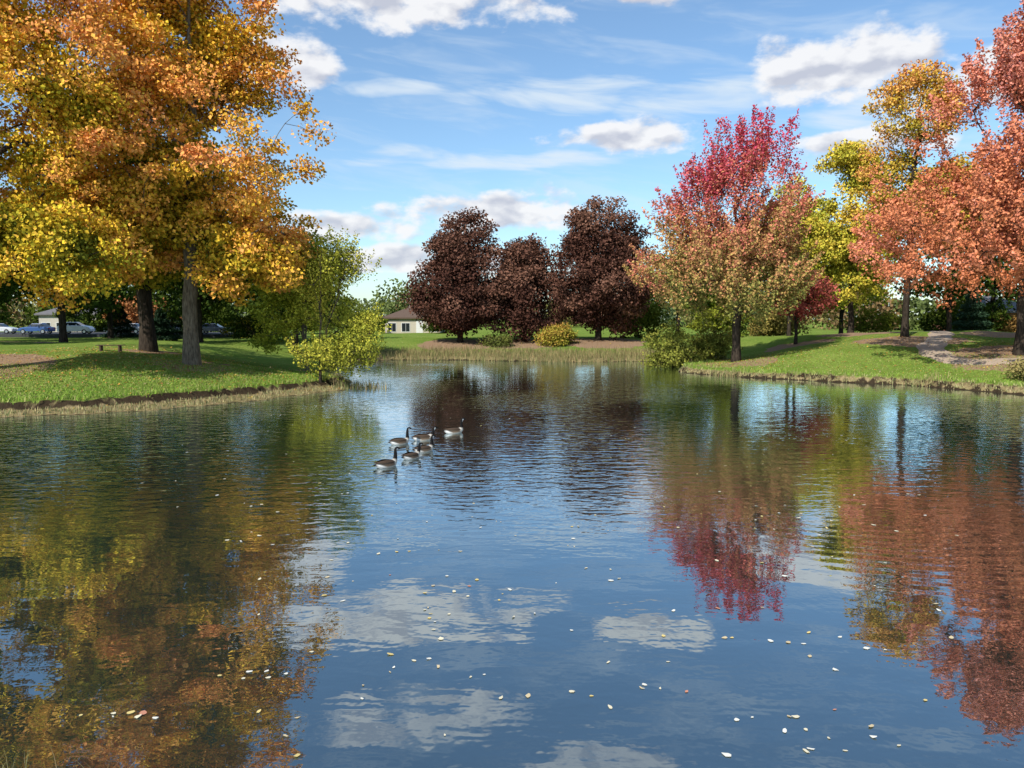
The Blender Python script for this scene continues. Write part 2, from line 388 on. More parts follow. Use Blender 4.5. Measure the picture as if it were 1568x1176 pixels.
tree('orange_oak_tree', 97, (35.6, 70), [(36,70,23.2,3.7,3.7,4.4),(36.4,70,16,4.8,4.8,5.6)], 380, 90, .23, .52, [(0,(.22,.22,.03)),(.45,(.54,.38,.05)),(.8,(.76,.38,.10)),(1.1,(.74,.30,.12))], .28, 25,
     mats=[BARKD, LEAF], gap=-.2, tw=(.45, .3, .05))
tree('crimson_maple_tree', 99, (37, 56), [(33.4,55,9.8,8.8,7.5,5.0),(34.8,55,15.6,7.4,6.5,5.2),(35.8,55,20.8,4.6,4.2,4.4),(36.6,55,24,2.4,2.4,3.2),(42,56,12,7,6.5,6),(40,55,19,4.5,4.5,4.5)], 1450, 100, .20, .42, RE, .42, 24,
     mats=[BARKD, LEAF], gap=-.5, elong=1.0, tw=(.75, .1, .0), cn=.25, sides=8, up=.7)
for i, (x, y, r, zt, st) in enumerate([(52,92,6,17,GR),(46,108,6,14,YG),(62,100,7,18,GR),(24,112,6,13,GR),(60,72,7,20,OR),(31,118,6,12,YG)]):
    z0 = tz(x, y)
    tree('background_park_tree', 150+i, (x, y), [(x, y, z0+3.4+(zt-4)*.35, r, r*.9, (zt-4)*.36), (x+.6, y, z0+4+(zt-4)*.7, r*.75, r*.7, (zt-4)*.32)],
         120, 60, .42, .9, st, .28, zt*.85, mats=[BARKD, LEAF], gap=-.4)
def shrub(name, seed, x, y, r, hgt, stops, n=90, mats=None, leaf=.2):
    z0 = tz(x, y)
    return tree(name, seed, (x, y), [(x, y, z0+hgt*.5, r, r*.8, hgt*.5)], n, 50, leaf, .4, stops, .07, z0+hgt*.7, mats=mats or [BARKD, LEAF], stems=4, gap=-.7, shell=2.6, sides=4)
shrub('green_shrub', 201, 15.6, 73, 3.1, 5.0, [(0,(.09,.13,.02)),(1,(.28,.27,.05))], 170)
shrub('green_shrub', 202, 19.5, 75, 2.2, 3.2, [(0,(.09,.12,.02)),(1,(.30,.27,.05))], 90)
shrub('orange_shrub', 203, 5.6, 91.5, 2.6, 2.4, [(0,(.22,.24,.03)),(.6,(.38,.32,.05)),(1,(.48,.25,.06))], 110)
shrub('green_shrub', 209, -2.5, 91.5, 2.2, 1.6, [(0,(.06,.09,.02)),(1,(.2,.20,.05))], 60)
shrub('yellow_shrub', 204, -36, 102, 3, 2.6, [(0,(.2,.2,.02)),(1,(.45,.35,.04))], 80)
shrub('rust_shrub', 205, -60, 127, 6, 6.5, [(0,(.25,.10,.04)),(1,(.50,.22,.08))], 160, leaf=.4)
shrub('green_shrub', 206, 44, 95, 3.2, 3.0, [(0,(.06,.10,.015)),(1,(.25,.26,.03))], 90)
shrub('green_shrub', 207, -29, 88, 3.2, 3.2, GR, 90)
shrub('dry_shrub', 208, 33.2, 48.5, 1.5, 1.2, [(0,(.16,.16,.04)),(1,(.40,.30,.12))], 70, leaf=.14)
shrub('green_shrub', 210, 27, 100, 4, 4.2, [(0,(.06,.10,.015)),(1,(.25,.26,.03))], 110, leaf=.3)
shrub('green_shrub', 211, 17, 104, 5, 5.5, [(0,(.05,.09,.015)),(1,(.20,.22,.03))], 130, leaf=.32)

def conifer(name, seed, x, y, hgt, r):
    R = np.random.RandomState(seed); z0 = tz(x, y)
    n = 9000; t = 1-np.sqrt(R.uniform(0, 1, n)); ang = R.uniform(0, 6.28, n)
    lay = .75+.25*np.sin(t*hgt*7)
    rr = r*(1-t)*lay*R.uniform(.5, 1, n)**.5
    P = np.stack([x+np.cos(ang)*rr, y+np.sin(ang)*rr, z0+.25+t*hgt-rr*.12], 1)
    o = np.stack([np.cos(ang), np.sin(ang), np.full(n, -.15)], 1)
    a = unit(o+R.normal(size=(n, 3))*.35); s_ = unit(np.cross(a, R.normal(size=(n, 3))*.4+np.array([0, 0, 1]))); L = R.uniform(.2, .4, n)[:, None]
    lv = np.stack([P, P+a*L*.5+s_*L*.18, P+a*L, P+a*L*.5-s_*L*.18], 1).reshape(-1, 3)
    col = np.repeat(np.array([.045, .085, .045])*R.uniform(.6, 1.5, n)[:, None], 4, 0)
    k = 8; th = np.arange(k)/k*6.283
    tv = np.concatenate([np.stack([x+.16*np.cos(th), y+.16*np.sin(th), np.full(k, z0-.2)], 1), np.stack([x+.02*np.cos(th), y+.02*np.sin(th), np.full(k, z0+hgt)], 1)])
    tf = np.array([(i, (i+1) % k, k+(i+1) % k, k+i) for i in range(k)]).ravel()
    return np_mesh(name, np.concatenate([tv, lv]), np.concatenate([tf, np.arange(4*n)+2*k]), np.full(k+n, 4), [BARKD, LEAFD],
                   np.concatenate([np.zeros(k), np.ones(n)]), np.concatenate([np.full((2*k, 3), .1), col]))
conifer('spruce_tree', 1, -52.5, 103.5, 4.6, 2.4)
conifer('spruce_tree', 2, -40.5, 89, 3.6, 2.0)
conifer('spruce_tree', 3, 50, 84, 5.0, 2.4)
conifer('spruce_tree', 4, -44, 100, 5.0, 2.6)

def tree_line():
    R = np.random.RandomState(9); VV = []; CC = []
    for k in range(170):
        azm = -math.pi*1.0+k/170*2*math.pi+R.uniform(-.02, .02); D = R.uniform(180, 260)
        x, y = D*math.sin(azm), D*math.cos(azm)
        H = R.uniform(8, 14); r = R.uniform(6, 10); n = 1500 if abs(azm) < .9 else 350
        d = unit(R.normal(size=(n, 3))); rr = R.uniform(.5, 1, n)[:, None]
        P = np.array([x, y, 2+H*.45])+d*rr*np.array([r, r, H*.52])*(1+.2*sn(d, 2.5, k)[:, None])
        a = unit(R.normal(size=(n, 3))); s_ = unit(np.cross(a, R.normal(size=(n, 3)))); L = 1.3*(900/n)**.5
        VV.append(np.stack([P, P+a*L*.5+s_*L*.35, P+a*L, P+a*L*.5-s_*L*.35], 1).reshape(-1, 3))
        base = np.array([(.06,.09,.03),(.12,.15,.04),(.22,.20,.06),(.20,.12,.05),(.08,.11,.05)][R.randint(5)])
        CC.append(np.repeat(base*R.uniform(.7, 1.3, n)[:, None]+.012, 4, 0))
    VV = np.concatenate(VV); VV[:, 2] = np.maximum(VV[:, 2], 1)
    np_mesh('distant_tree_line', VV, np.arange(len(VV)), np.full(len(VV)//4, 4), [LEAFD], None, np.concatenate(CC))
tree_line()

# ------------------------------------------------------------ grass, reeds, litter
def blades(name, pts, h, w, colf, seed, lean=.35):
    R = np.random.RandomState(seed); n = len(pts)
    h = h*R.uniform(.6, 1.3, n); ang = R.uniform(0, 6.28, n); la = R.uniform(0, 6.28, n)
    side = np.stack([np.cos(ang), np.sin(ang), np.zeros(n)], 1)*w
    ln_ = np.stack([np.cos(la), np.sin(la), np.zeros(n)], 1)*(h*lean*R.uniform(.2, 1.3, n))[:, None]
    up = np.array([0, 0, 1])*h[:, None]
    v = np.stack([pts-side, pts+side, pts+side*.6+ln_*.4+up*.6, pts-side*.6+ln_*.4+up*.6, pts+ln_+up], 1).reshape(-1, 3)
    i = np.arange(n)[:, None]*5
    f = np.concatenate([(i+np.array([0, 1, 2, 3])).ravel(), (i+np.array([3, 2, 4])).ravel()])
    c = np.repeat(colf(R, n), 5, 0)
    return np_mesh(name, v, f, np.concatenate([np.full(n, 4), np.full(n, 3)]), [LEAF], None, c)
def sample(box, n, dmin, dmax, seed):
    R = np.random.RandomState(seed); x = R.uniform(box[0], box[1], n); y = R.uniform(box[2], box[3], n)
    z, d = terrain(x, y); k = (d > dmin) & (d < dmax); return np.stack([x, y, z-.01], 1)[k]
tan = lambda R, n: np.array([.42, .33, .17])*R.uniform(.5, 1.25, n)[:, None]+R.uniform(0, 1, n)[:, None]*np.array([-.12, -.02, -.04])
brn = lambda R, n: np.array([.36, .25, .13])*R.uniform(.45, 1.25, n)[:, None]+R.uniform(0, 1, n)[:, None]*np.array([-.12, -.0, -.04])
grn = lambda R, n: np.where(R.uniform(size=n)[:, None] < .8, np.array([.20, .31, .045]), np.array([.40, .37, .14]))*R.uniform(.65, 1.3, n)[:, None]
pts = np.concatenate([sample((-46, -8, 30, 55), 60000, .1, 1.3, 1), sample((12, 40, 40, 72), 50000, .0, .8, 2)])
blades('dry_bank_grass', pts, .17, .022, tan, 3)
pts = np.concatenate([sample((-46, -8, 30, 56), 60000, 1.55, 2.3, 4), sample((12, 42, 40, 72), 70000, .6, 1.2, 5)])
blades('bank_edge_grass', pts, .26, .02, grn, 6, .8)
pts = np.concatenate([sample((-40, -9, 34, 56), 90000, 2.0, 12, 7), sample((13, 45, 45, 70), 40000, 1, 10, 8)])
blades('lawn_grass', pts, .09, .02, grn, 9, .6)
R = np.random.RandomState(12)
cl = [sample((-19, 21, 74, 92), 60000, .0, 1.6, 77)[::2], sample((-19, 21, 74, 92), 40000, 1.2, 6.5, 78)[::2]]
for cx, cy, n, s in [(4.2,80.6,260,1.3),(5.5,80.2,160,.8),(-1,82.4,120,2),(-10,84,160,2),(12,80.6,120,2),(16.7,59.8,160,.7),(-9.6,49.5,200,.9),(-10.5,51,160,.9),(27.5,51.3,80,.6),(-3,82,100,3),(8.5,79.4,100,2)]:
    q = np.stack([cx+R.normal(size=n)*s, cy+R.normal(size=n)*.35, np.zeros(n)], 1); q[:, 2] = np.maximum(terrain(q[:, 0], q[:, 1])[0], -.1); cl.append(q)
blades('cattail_reeds', np.concatenate(cl), .6, .02, brn, 13, .35)
cl = []
for cx, cy, n, s in [(-5.0,7.2,30,.16),(-4.0,7.0,20,.16)]:
    q = np.stack([cx+R.normal(size=n)*s, cy+R.normal(size=n)*.1, np.zeros(n)], 1); q[:, 2] = np.maximum(terrain(q[:, 0], q[:, 1])[0], -.05); cl.append(q)
blades('near_bank_grass', np.concatenate(cl), .3, .004, tan, 14, .6)

def flat_leaves(name, P, size, cols, seed, tilt=.1):
    R = np.random.RandomState(seed); n = len(P); k = 9
    th = np.arange(k)/k*6.283
    prof = .75+.25*np.cos(th)[None]+R.uniform(-.22, .22, (n, k))
    ang = R.uniform(0, 6.28, n); sc = size*R.uniform(.45, 1.25, n)
    asp = R.uniform(.4, .9, n)
    lx = np.cos(th)[None]*prof*sc[:, None]; ly = np.sin(th)[None]*prof*(sc*asp)[:, None]
    z = R.normal(size=(n, 1))*tilt*lx+np.abs(lx)*tilt*.8
    v = np.stack([P[:, :1]+lx*np.cos(ang)[:, None]-ly*np.sin(ang)[:, None], P[:, 1:2]+lx*np.sin(ang)[:, None]+ly*np.cos(ang)[:, None], P[:, 2:3]+np.abs(z)], -1).reshape(-1, 3)
    return np_mesh(name, v, np.arange(n*k), np.full(n, k), [LEAFD], None, np.repeat(cols, k, 0))
R = np.random.RandomState(21)
fl = []
for _ in range(120):
    D = 7.6+R.uniform(0, 1)**1.1*11; x = D*R.uniform(-.38, .62)
    fl.append((x, D))
for cx, cy, n in [(1.5,9.0,5),(3.2,7.9,6),(2.6,8.3,4),(-1.2,11.5,5),(-.5,12.5,5),(-1.5,9.6,4),(3.6,10.2,3),(-4.2,8.5,7),(-3.5,9.5,5)]:
    for _ in range(n): fl.append((cx+R.normal()*.35, cy+R.normal()*.15))
for _ in range(130):
    D = R.uniform(16, 40); fl.append((D*R.uniform(-.5, .55), D))
fl = np.array(fl); fl = fl[sdist(fl[:, 0], fl[:, 1]) < -.4]
pal = np.array([(.74,.66,.46),(.72,.56,.22),(.78,.75,.64),(.55,.25,.16),(.62,.50,.30)])
flat_leaves('floating_leaves', np.c_[fl, np.full(len(fl), .006)], .055, pal[R.choice(5, len(fl), p=[.32,.15,.33,.07,.13])], 22)
pl = []
for cx, cy, s, n in [(-20,49,5,3200),(-28,45,5,2600),(-27,55,5,1500),(20,66,5,2600),(35,58,6,3000),(36,69,4,900),(3,92,9,2000)]:
    q = np.stack([cx+R.normal(size=n)*s, cy+R.normal(size=n)*s*.8], 1); pl.append(q)
pl = np.concatenate(pl); z, d = terrain(pl[:, 0], pl[:, 1]); k = d > .3; pl = np.c_[pl, z+.03][k]
pal2 = np.array([(.60,.42,.08),(.55,.28,.06),(.42,.18,.07),(.5,.40,.2)])
flat_leaves('fallen_leaves', pl, .08, pal2[R.randint(0, 4, len(pl))], 23, .3)

# ------------------------------------------------------------ path
def cat(pts, n=8):
    P = [np.array(p, float) for p in pts]; P = [2*P[0]-P[1]]+P+[2*P[-1]-P[-2]]; o = []
    for i in range(1, len(P)-2):
        for j in range(n):
            t = j/n
            o.append(.5*((2*P[i])+(-P[i-1]+P[i+1])*t+(2*P[i-1]-5*P[i]+4*P[i+1]-P[i+2])*t*t+(-P[i-1]+3*P[i]-3*P[i+1]+P[i+2])*t**3))
    o.append(P[-2]); return np.array(o)
PATHM = simple_mat('gravel_path', (.42, .32, .23), .95, var=.35, scale=6)
def strip(name, pts, w, mat, off=.05, na=7):
    c = cat(pts, 14); t = unit(np.gradient(c, axis=0)); nrm = np.stack([-t[:, 1], t[:, 0]], 1)
    u = np.linspace(-1, 1, na)
    ww = w*(1+.12*np.sin(np.arange(len(c))*.7))
    xy = c[:, None]+nrm[:, None]*u[None, :, None]*ww[:, None, None]*.5
    z = terrain(xy[..., 0], xy[..., 1])[0].reshape(len(c), na)+off; z[:, 0] -= off*1.6; z[:, -1] -= off*1.6
    v = np.concatenate([xy, z[..., None]], -1).reshape(-1, 3)
    i = (np.arange(len(c)-1)[:, None]*na+np.arange(na-1)[None]).ravel()
    return np_mesh(name, v, np.stack([i, i+1, i+na+1, i+na], 1).ravel(), np.full(len(i), 4), [mat], smooth=np.ones(len(i), bool))
strip('gravel_path', [(41,104),(43.5,95),(44.5,85),(41.5,75),(37,67),(33.2,61),(32.8,56.6),(36,54),(42,53),(58,54)], 2.3, PATHM)
ASPH = simple_mat('asphalt', (.06, .06, .062), .9, var=.2, scale=2)
WHITEP = simple_mat('white_paint', (.75, .75, .74), .6, var=.05)
z0 = 2.38
def box(bm, x0, x1, y0, y1, z0, z1, mi=0):
    vs = [bm.verts.new(p) for p in [(x0,y0,z0),(x1,y0,z0),(x1,y1,z0),(x0,y1,z0),(x0,y0,z1),(x1,y0,z1),(x1,y1,z1),(x0,y1,z1)]]
    for q in [(0,3,2,1),(4,5,6,7),(0,1,5,4),(1,2,6,5),(2,3,7,6),(3,0,4,7)]:
        f = bm.faces.new([vs[i] for i in q]); f.material_index = mi
def fin(bm, name, mats, parent=None, smooth=False, bevel=0):
    bmesh.ops.recalc_face_normals(bm, faces=bm.faces[:])
    me = bpy.data.meshes.new(name); bm.to_mesh(me); bm.free()
    for m in mats: me.materials.append(m)
    if smooth:
        for p in me.polygons: p.use_smooth = True
    ob = bpy.data.objects.new(name, me); S.collection.objects.link(ob)
    if bevel:
        md = ob.modifiers.new('bev', 'BEVEL'); md.width = bevel; md.segments = 2; md.limit_method = 'ANGLE'
    if parent: ob.parent = parent
    return ob
def empty(name, loc=(0, 0, 0), rz=0):
    e = bpy.data.objects.new(name, None); S.collection.objects.link(e); e.location = loc; e.rotation_euler = (0, 0, rz); e.empty_display_size = .3; return e
bm = bmesh.new(); box(bm, -98, -34, 106, 124, 1.9, z0, 0)
k = -96
while k < -36: box(bm, k, k+.1, 108, 113, z0-.01, z0+.004, 1); k += 2.7
fin(bm, 'parking_lot', [ASPH, WHITEP])

# ------------------------------------------------------------ cars
GLASS = simple_mat('car_glass', (.02, .025, .03), .08, var=.05, spec=.6)
TYRE = simple_mat('tyre_rubber', (.02, .02, .02), .8)
RIM = simple_mat('wheel_rim', (.5, .5, .52), .3, .8)
LAMP = simple_mat('headlamp', (.7, .7, .7), .2)
TAIL = simple_mat('tail_lamp', (.4, .02, .02), .3)
def car(x, y, rz, col, suv=False):
    e = empty('parked_car', (x, y, z0+.003), rz)
    paint = simple_mat('car_paint', col, .25, .0, .03, spec=.6)
    H = .2 if suv else 0
    prof = [(-2.2,.32),(-2.25,.6),(-2.18,.92+H*.7),(-1.5,1.0+H),(1.0,.98+H),(1.9,.84+H),(2.2,.68),(2.22,.35)]
    bm = bmesh.new(); secs = []
    for yy, s in ((-.88,.97),(-.8,1),(.8,1),(.88,.97)):
        inset = .06 if abs(yy) > .85 else 0
        secs.append([bm.verts.new((px*s, yy, pz-(inset if pz > .8 else 0))) for px, pz in prof])
    n = len(prof)
    for a_, b_ in zip(secs, secs[1:]):
        for i in range(n): bm.faces.new([a_[i], a_[(i+1) % n], b_[(i+1) % n], b_[i]])
    bm.faces.new(secs[0]); bm.faces.new(secs[-1])
    fin(bm, 'body', [paint], e, bevel=.05)
    def cabin(nm, lo, hi, zl, zh, wl, wh, mat):
        bm = bmesh.new(); a_ = [bm.verts.new(q) for q in [(lo[0],-wl,zl),(lo[1],-wl,zl),(lo[1],wl,zl),(lo[0],wl,zl)]]
        b_ = [bm.verts.new(q) for q in [(hi[0],-wh,zh),(hi[1],-wh,zh),(hi[1],wh,zh),(hi[0],wh,zh)]]
        for i in range(4): bm.faces.new([a_[i], a_[(i+1) % 4], b_[(i+1) % 4], b_[i]])
        bm.faces.new(a_); bm.faces.new(b_); fin(bm, nm, [mat], e, bevel=.03)
    rear = -2.0 if suv else -1.75
    cabin('windows', (rear, 1.05), (rear+(.3 if suv else .6), .3), .95+H, 1.40+H, .78, .62, GLASS)
    cabin('roof', (rear+(.26 if suv else .56), .34), (rear+(.36 if suv else .75), .2), 1.385+H, 1.46+H, .64, .56, paint)
    for sgn in (-1, 1):
        bm = bmesh.new()
        for px in (-.75, .35): box(bm, px-.04, px+.04, min(sgn*.70, sgn*.79), max(sgn*.70, sgn*.79), .96+H, 1.2+H)
        fin(bm, 'door_pillars', [paint], e)
        for wx in (-1.38, 1.4):
            bm = bmesh.new()
            bmesh.ops.create_cone(bm, cap_ends=True, segments=20, radius1=.33, radius2=.33, depth=.22, matrix=Matrix.Translation((wx, sgn*.80, .33)) @ Matrix.Rotation(math.pi/2, 4, 'X'))
            fin(bm, 'wheel', [TYRE], e, bevel=.02)
            bm = bmesh.new()
            bmesh.ops.create_cone(bm, cap_ends=True, segments=10, radius1=.21, radius2=.19, depth=.24, matrix=Matrix.Translation((wx, sgn*.80, .33)) @ Matrix.Rotation(math.pi/2, 4, 'X'))
            fin(bm, 'hub', [RIM], e)
        bm = bmesh.new(); box(bm, 2.1, 2.225, min(sgn*.5, sgn*.8), max(sgn*.5, sgn*.8), .6, .74); fin(bm, 'headlamp', [LAMP], e)
        bm = bmesh.new(); box(bm, -2.262, -2.15, min(sgn*.55, sgn*.82), max(sgn*.55, sgn*.82), .68, .86); fin(bm, 'tail_lamp', [TAIL], e)
    return e
car(-72.6, 109.5, .05, (.65,.66,.68)); car(-67.4, 109.5, math.pi, (.04,.10,.28)); car(-61.2, 108.5, .1, (.8,.81,.82), True)
car(-48.9, 108.5, 0, (.75,.75,.77), True); car(-78.5, 110.5, math.pi, (.35,.03,.03)); car(-42.4, 110, .05, (.2,.21,.22)); car(-55.5, 112, math.pi, (.5,.5,.52))

# ------------------------------------------------------------ buildings
def building(name, x0, x1, y0, y1, h, wall, roofm, nwin, winh=(.9, 2.2), hip=True, eave=.5, winw=1.4, door=None):
    e = empty(name, (x0, y0, 1.9)); W = x1-x0; Dp = y1-y0
    bm = bmesh.new(); box(bm, 0, W, 0, Dp, -.5, h); fin(bm, 'walls', [wall], e)
    bm = bmesh.new()
    if hip:
        rh = min(W, Dp)*.22; i = min(W, Dp)*.45
        lo = [bm.verts.new(q) for q in [(-eave,-eave,h+.003),(W+eave,-eave,h+.003),(W+eave,Dp+eave,h+.003),(-eave,Dp+eave,h+.003)]]
        l2 = [bm.verts.new((v.co.x, v.co.y, h+.25)) for v in lo]
        r = [bm.verts.new((i, Dp/2, h+.25+rh)), bm.verts.new((W-i, Dp/2, h+.25+rh))]
        for k_ in range(4): bm.faces.new([lo[k_], lo[(k_+1) % 4], l2[(k_+1) % 4], l2[k_]])
        bm.faces.new(lo[::-1]); bm.faces.new([l2[0], l2[1], r[1], r[0]]); bm.faces.new([l2[1], l2[2], r[1]]); bm.faces.new([l2[2], l2[3], r[0], r[1]]); bm.faces.new([l2[3], l2[0], r[0]])
    else:
        box(bm, -eave, W+eave, -eave, Dp+eave, h+.003, h+.9)
    fin(bm, 'roof', [roofm], e)
    for k_ in range(nwin):
        cx = W*(k_+.5)/nwin
        if door is not None and k_ == door:
            bm = bmesh.new(); box(bm, cx-.6, cx+.6, -.05, .1, 0, 2.2); fin(bm, 'door', [TRIM], e); continue
        bm = bmesh.new(); box(bm, cx-winw/2-.1, cx+winw/2+.1, -.04, .1, winh[0]-.1, winh[1]+.1); fin(bm, 'window_frame', [TRIM], e)
        bm = bmesh.new(); box(bm, cx-winw/2, cx-.03, -.06, .08, winh[0], winh[1]); box(bm, cx+.03, cx+winw/2, -.06, .08, winh[0], winh[1]); fin(bm, 'window_glass', [GLASS], e)
TRIM = simple_mat('white_trim', (.7, .69, .66), .6, var=.05)
BEIGE = simple_mat('beige_wall', (.52, .46, .36), .85, var=.1)
BRICK = simple_mat('red_brick', (.32, .13, .09), .9, var=.3, scale=8)
ROOFB = simple_mat('brown_roof', (.13, .085, .06), .9, var=.25)
ROOFG = simple_mat('grey_roof', (.16, .15, .15), .9, var=.2)
building('beige_building', -23, -13, 140, 150, 2.6, BEIGE, ROOFB, 4, hip=True, winh=(.3,1.8), door=2)
building('office_building', -82, -72, 134, 144, 3.2, simple_mat('cream_wall', (.50,.46,.39), .8), ROOFG, 4, hip=True, winh=(.8,1.9))
building('brick_house', 63, 73, 106, 116, 3.4, BRICK, ROOFG, 3, hip=True, winh=(1.2,2.5))
shrub('green_shrub', 212, -26, 134, 4.5, 3.6, GR, 110, leaf=.35)
shrub('green_shrub', 213, -34, 132, 6, 5, [(0,(.06,.10,.015)),(1,(.25,.26,.03))], 130, leaf=.4)
shrub('green_shrub', 214, -12, 136, 4, 4, GR, 110, leaf=.35)
shrub('green_shrub', 215, 57, 98, 5, 4.6, GR, 130, leaf=.32)
shrub('rust_shrub', 216, 66, 100, 4, 3.2, [(0,(.20,.12,.04)),(1,(.45,.25,.08))], 110, leaf=.3)
shrub('rust_shrub', 217, 36, 104, 4, 3.4, [(0,(.16,.15,.04)),(1,(.42,.30,.08))], 110, leaf=.3)
shrub('green_shrub', 218, -90, 128, 7, 6, GR, 150, leaf=.42)
shrub('green_shrub', 219, -70, 129, 5, 5.5, GR, 130, leaf=.42)
shrub('green_shrub', 220, -80, 150, 14, 9, GR, 220, leaf=.6)
shrub('green_shrub', 221, -50, 132, 6, 6, GR, 150, leaf=.42)

# ------------------------------------------------------------ bench
WOOD = simple_mat('bench_wood', (.10, .06, .04), .8, var=.3, scale=9)
bx, by = -27.6, 53.0
e = empty('park_bench', (bx, by, tz(bx, by)+.0), .08)
for i in range(4):
    bm = bmesh.new(); box(bm, -.9, .9, -.24+i*.125, -.13+i*.125, .42, .47); fin(bm, 'seat_plank', [WOOD], e, bevel=.008)
for sx_ in (-.62, .62):
    bm = bmesh.new(); box(bm, sx_-.05, sx_+.05, -.2, -.1, -.15, .417); box(bm, sx_-.05, sx_+.05, .1, .2, -.15, .417); box(bm, sx_-.04, sx_+.04, -.098, .098, .3, .36); fin(bm, 'leg_frame', [WOOD], e, bevel=.008)

# ------------------------------------------------------------ geese
gmx, nt, out = new_mat('goose_feathers'); b = NB(nt)
at = b.n('ShaderNodeAttribute', attribute_name='Col'); tc = b.n('ShaderNodeTexCoord')
wv = b.n('ShaderNodeTexWave'); b.l(tc.outputs['Object'], wv.inputs[0]); wv.inputs['Scale'].default_value = 9; wv.inputs['Distortion'].default_value = 3
c = b.mix(b.m('MULTIPLY', wv.outputs[1], .35), at.outputs[0], b.mix(1.0, at.outputs[0], (.5, .45, .4), 'MULTIPLY'))
p = b.n('ShaderNodeBsdfPrincipled'); b.l(c, p.inputs['Base Color']); p.inputs['Roughness'].default_value = .75; p.inputs['Specular IOR Level'].default_value = .15
b.l(p.outputs[0], out.inputs[0])
def goose(x, y, rz, pose=0, sc=1.0):
    k = 16
    nb = [(.325,.21),(.335,.29),(.335,.375),(.345,.445)]
    if pose == 1: nb = [(.34,.19),(.37,.26),(.385,.33),(.40,.385)]
    if pose == 2: nb = [(.32,.21),(.31,.30),(.315,.395),(.33,.47)]
    hx, hz = nb[-1]
    rings = [(-.47,.115,.012,.006),(-.42,.11,.05,.018),(-.34,.095,.085,.05),(-.24,.07,.13,.095),(-.10,.06,.165,.125),(.05,.06,.17,.13),(.17,.07,.15,.125),(.25,.095,.115,.11),(.30,.14,.08,.085)]
    for (a_, z_), r_ in zip(nb, (.062,.050,.045,.044)): rings.append((a_, z_, r_, r_))
    rings += [(hx+.025,hz+.035,.046,.049),(hx+.065,hz+.045,.045,.045),(hx+.10,hz+.036,.032,.032),(hx+.125,hz+.028,.020,.019),(hx+.16,hz+.02,.014,.011),(hx+.18,hz+.016,.004,.003)]
    C_ = np.array([(r[0], 0, r[1]) for r in rings]); T_ = unit(np.gradient(C_, axis=0))
    verts = []; cols = []
    for i, r in enumerate(rings):
        t = T_[i]; up = np.array([-t[2], 0, t[0]])
        for j in range(k):
            th = j/k*2*math.pi; cy, cz = math.cos(th), math.sin(th)
            verts.append(C_[i]+np.array([0, 1, 0])*cy*r[2]+up*cz*r[3])
            if i <= 1: c = (.015,.014,.013)
            elif i <= 3: c = (.82,.80,.75) if cz < .35 or i == 2 and cz < .8 else (.03,.024,.02)
            elif i <= 6: c = (.085,.055,.035) if cz > .3 else ((.20,.14,.09) if cz > -.0 else (.62,.56,.47))
            elif i <= 8: c = (.62,.56,.47)
            elif i in (13, 14) and cz < .35 and i == 13: c = (.8,.79,.75)
            elif i == 12 and -.9 < cz < .0: c = (.75,.74,.7)
            else: c = (.008,.007,.007)
            cols.append(c)
    f = []
    for i in range(len(rings)-1):
        for j in range(k): f += [i*k+j, i*k+(j+1) % k, (i+1)*k+(j+1) % k, (i+1)*k+j]
    lt = [4]*((len(rings)-1)*k)
    f += list(range(k)); lt.append(k); f += list(range((len(rings)-1)*k, len(rings)*k)); lt.append(k)
    for sg in (-1, 1):
        o = len(verts); nu, nv = 10, 7
        for a_ in range(nu):
            u = a_/(nu-1); wx_ = .22-.62*u; hh = .075*math.sin(math.pi*min(1, .12+u*.86))**.7*(1-.3*u)
            for b_ in range(nv):
                v_ = b_/(nv-1)*2-1
                yy = sg*(.155*math.sin(math.pi*min(.97, .25+u*.6))*.95+.028*(1-v_*v_)-.05*max(0, v_)-.015)
                verts.append(np.array([wx_, yy, .14+.03*u+v_*hh])); sh = .7+.6*((a_+b_) % 2)
                cols.append((.085*sh,.056*sh,.037*sh) if v_ > -.6 else (.30,.24,.17))
        for a_ in range(nu-1):
            for b_ in range(nv-1):
                f += [o+a_*nv+b_, o+(a_+1)*nv+b_, o+(a_+1)*nv+b_+1, o+a_*nv+b_+1]; lt.append(4)
    ob = np_mesh('canada_goose', np.array(verts), f, lt, [gmx], None, np.array(cols), np.ones(len(lt), bool))
    ob.location = (x, y, -.005); ob.rotation_euler = (0, 0, rz); ob.scale = (sc,)*3
    return ob
for gx, gy, rz, po, s in [(-3.83,23.2,.85,0,1.08),(-4.05,27.5,.7,2,1.05),(-3.25,24.6,.95,1,1.0),(-3.0,25.9,.75,0,1.03),(-3.3,28.4,.45,1,1.05),(-2.3,30.2,.5,2,1.06)]:
    goose(gx, gy, rz, po, s)

# ------------------------------------------------------------ world sky
SUN_EL = math.radians(40); SUN_AZ = math.radians(-145)
w = bpy.data.worlds.new('World'); S.world = w; w.use_nodes = True
nt = w.node_tree; nt.nodes.clear(); b = NB(nt)
out = b.n('ShaderNodeOutputWorld'); bg = b.n('ShaderNodeBackground'); bg.inputs[1].default_value = .135
sky = b.n('ShaderNodeTexSky', sky_type='NISHITA'); sky.sun_disc = False
sky.sun_elevation = SUN_EL; sky.sun_rotation = SUN_AZ % (2*math.pi); sky.air_density = 1.0; sky.dust_density = .5; sky.ozone_density = 1.4
tc = b.n('ShaderNodeTexCoord'); sp = b.n('ShaderNodeSeparateXYZ'); b.l(tc.outputs['Generated'], sp.inputs[0])
az = b.m('ARCTAN2', sp.outputs[0], sp.outputs[1]); el = b.m('ARCSINE', sp.outputs[2])
v1 = b.comb(az, b.m('MULTIPLY', el, 1.9), 0)
wn = b.noise(v1, 7, 1, .5, dim='2D', col=True)
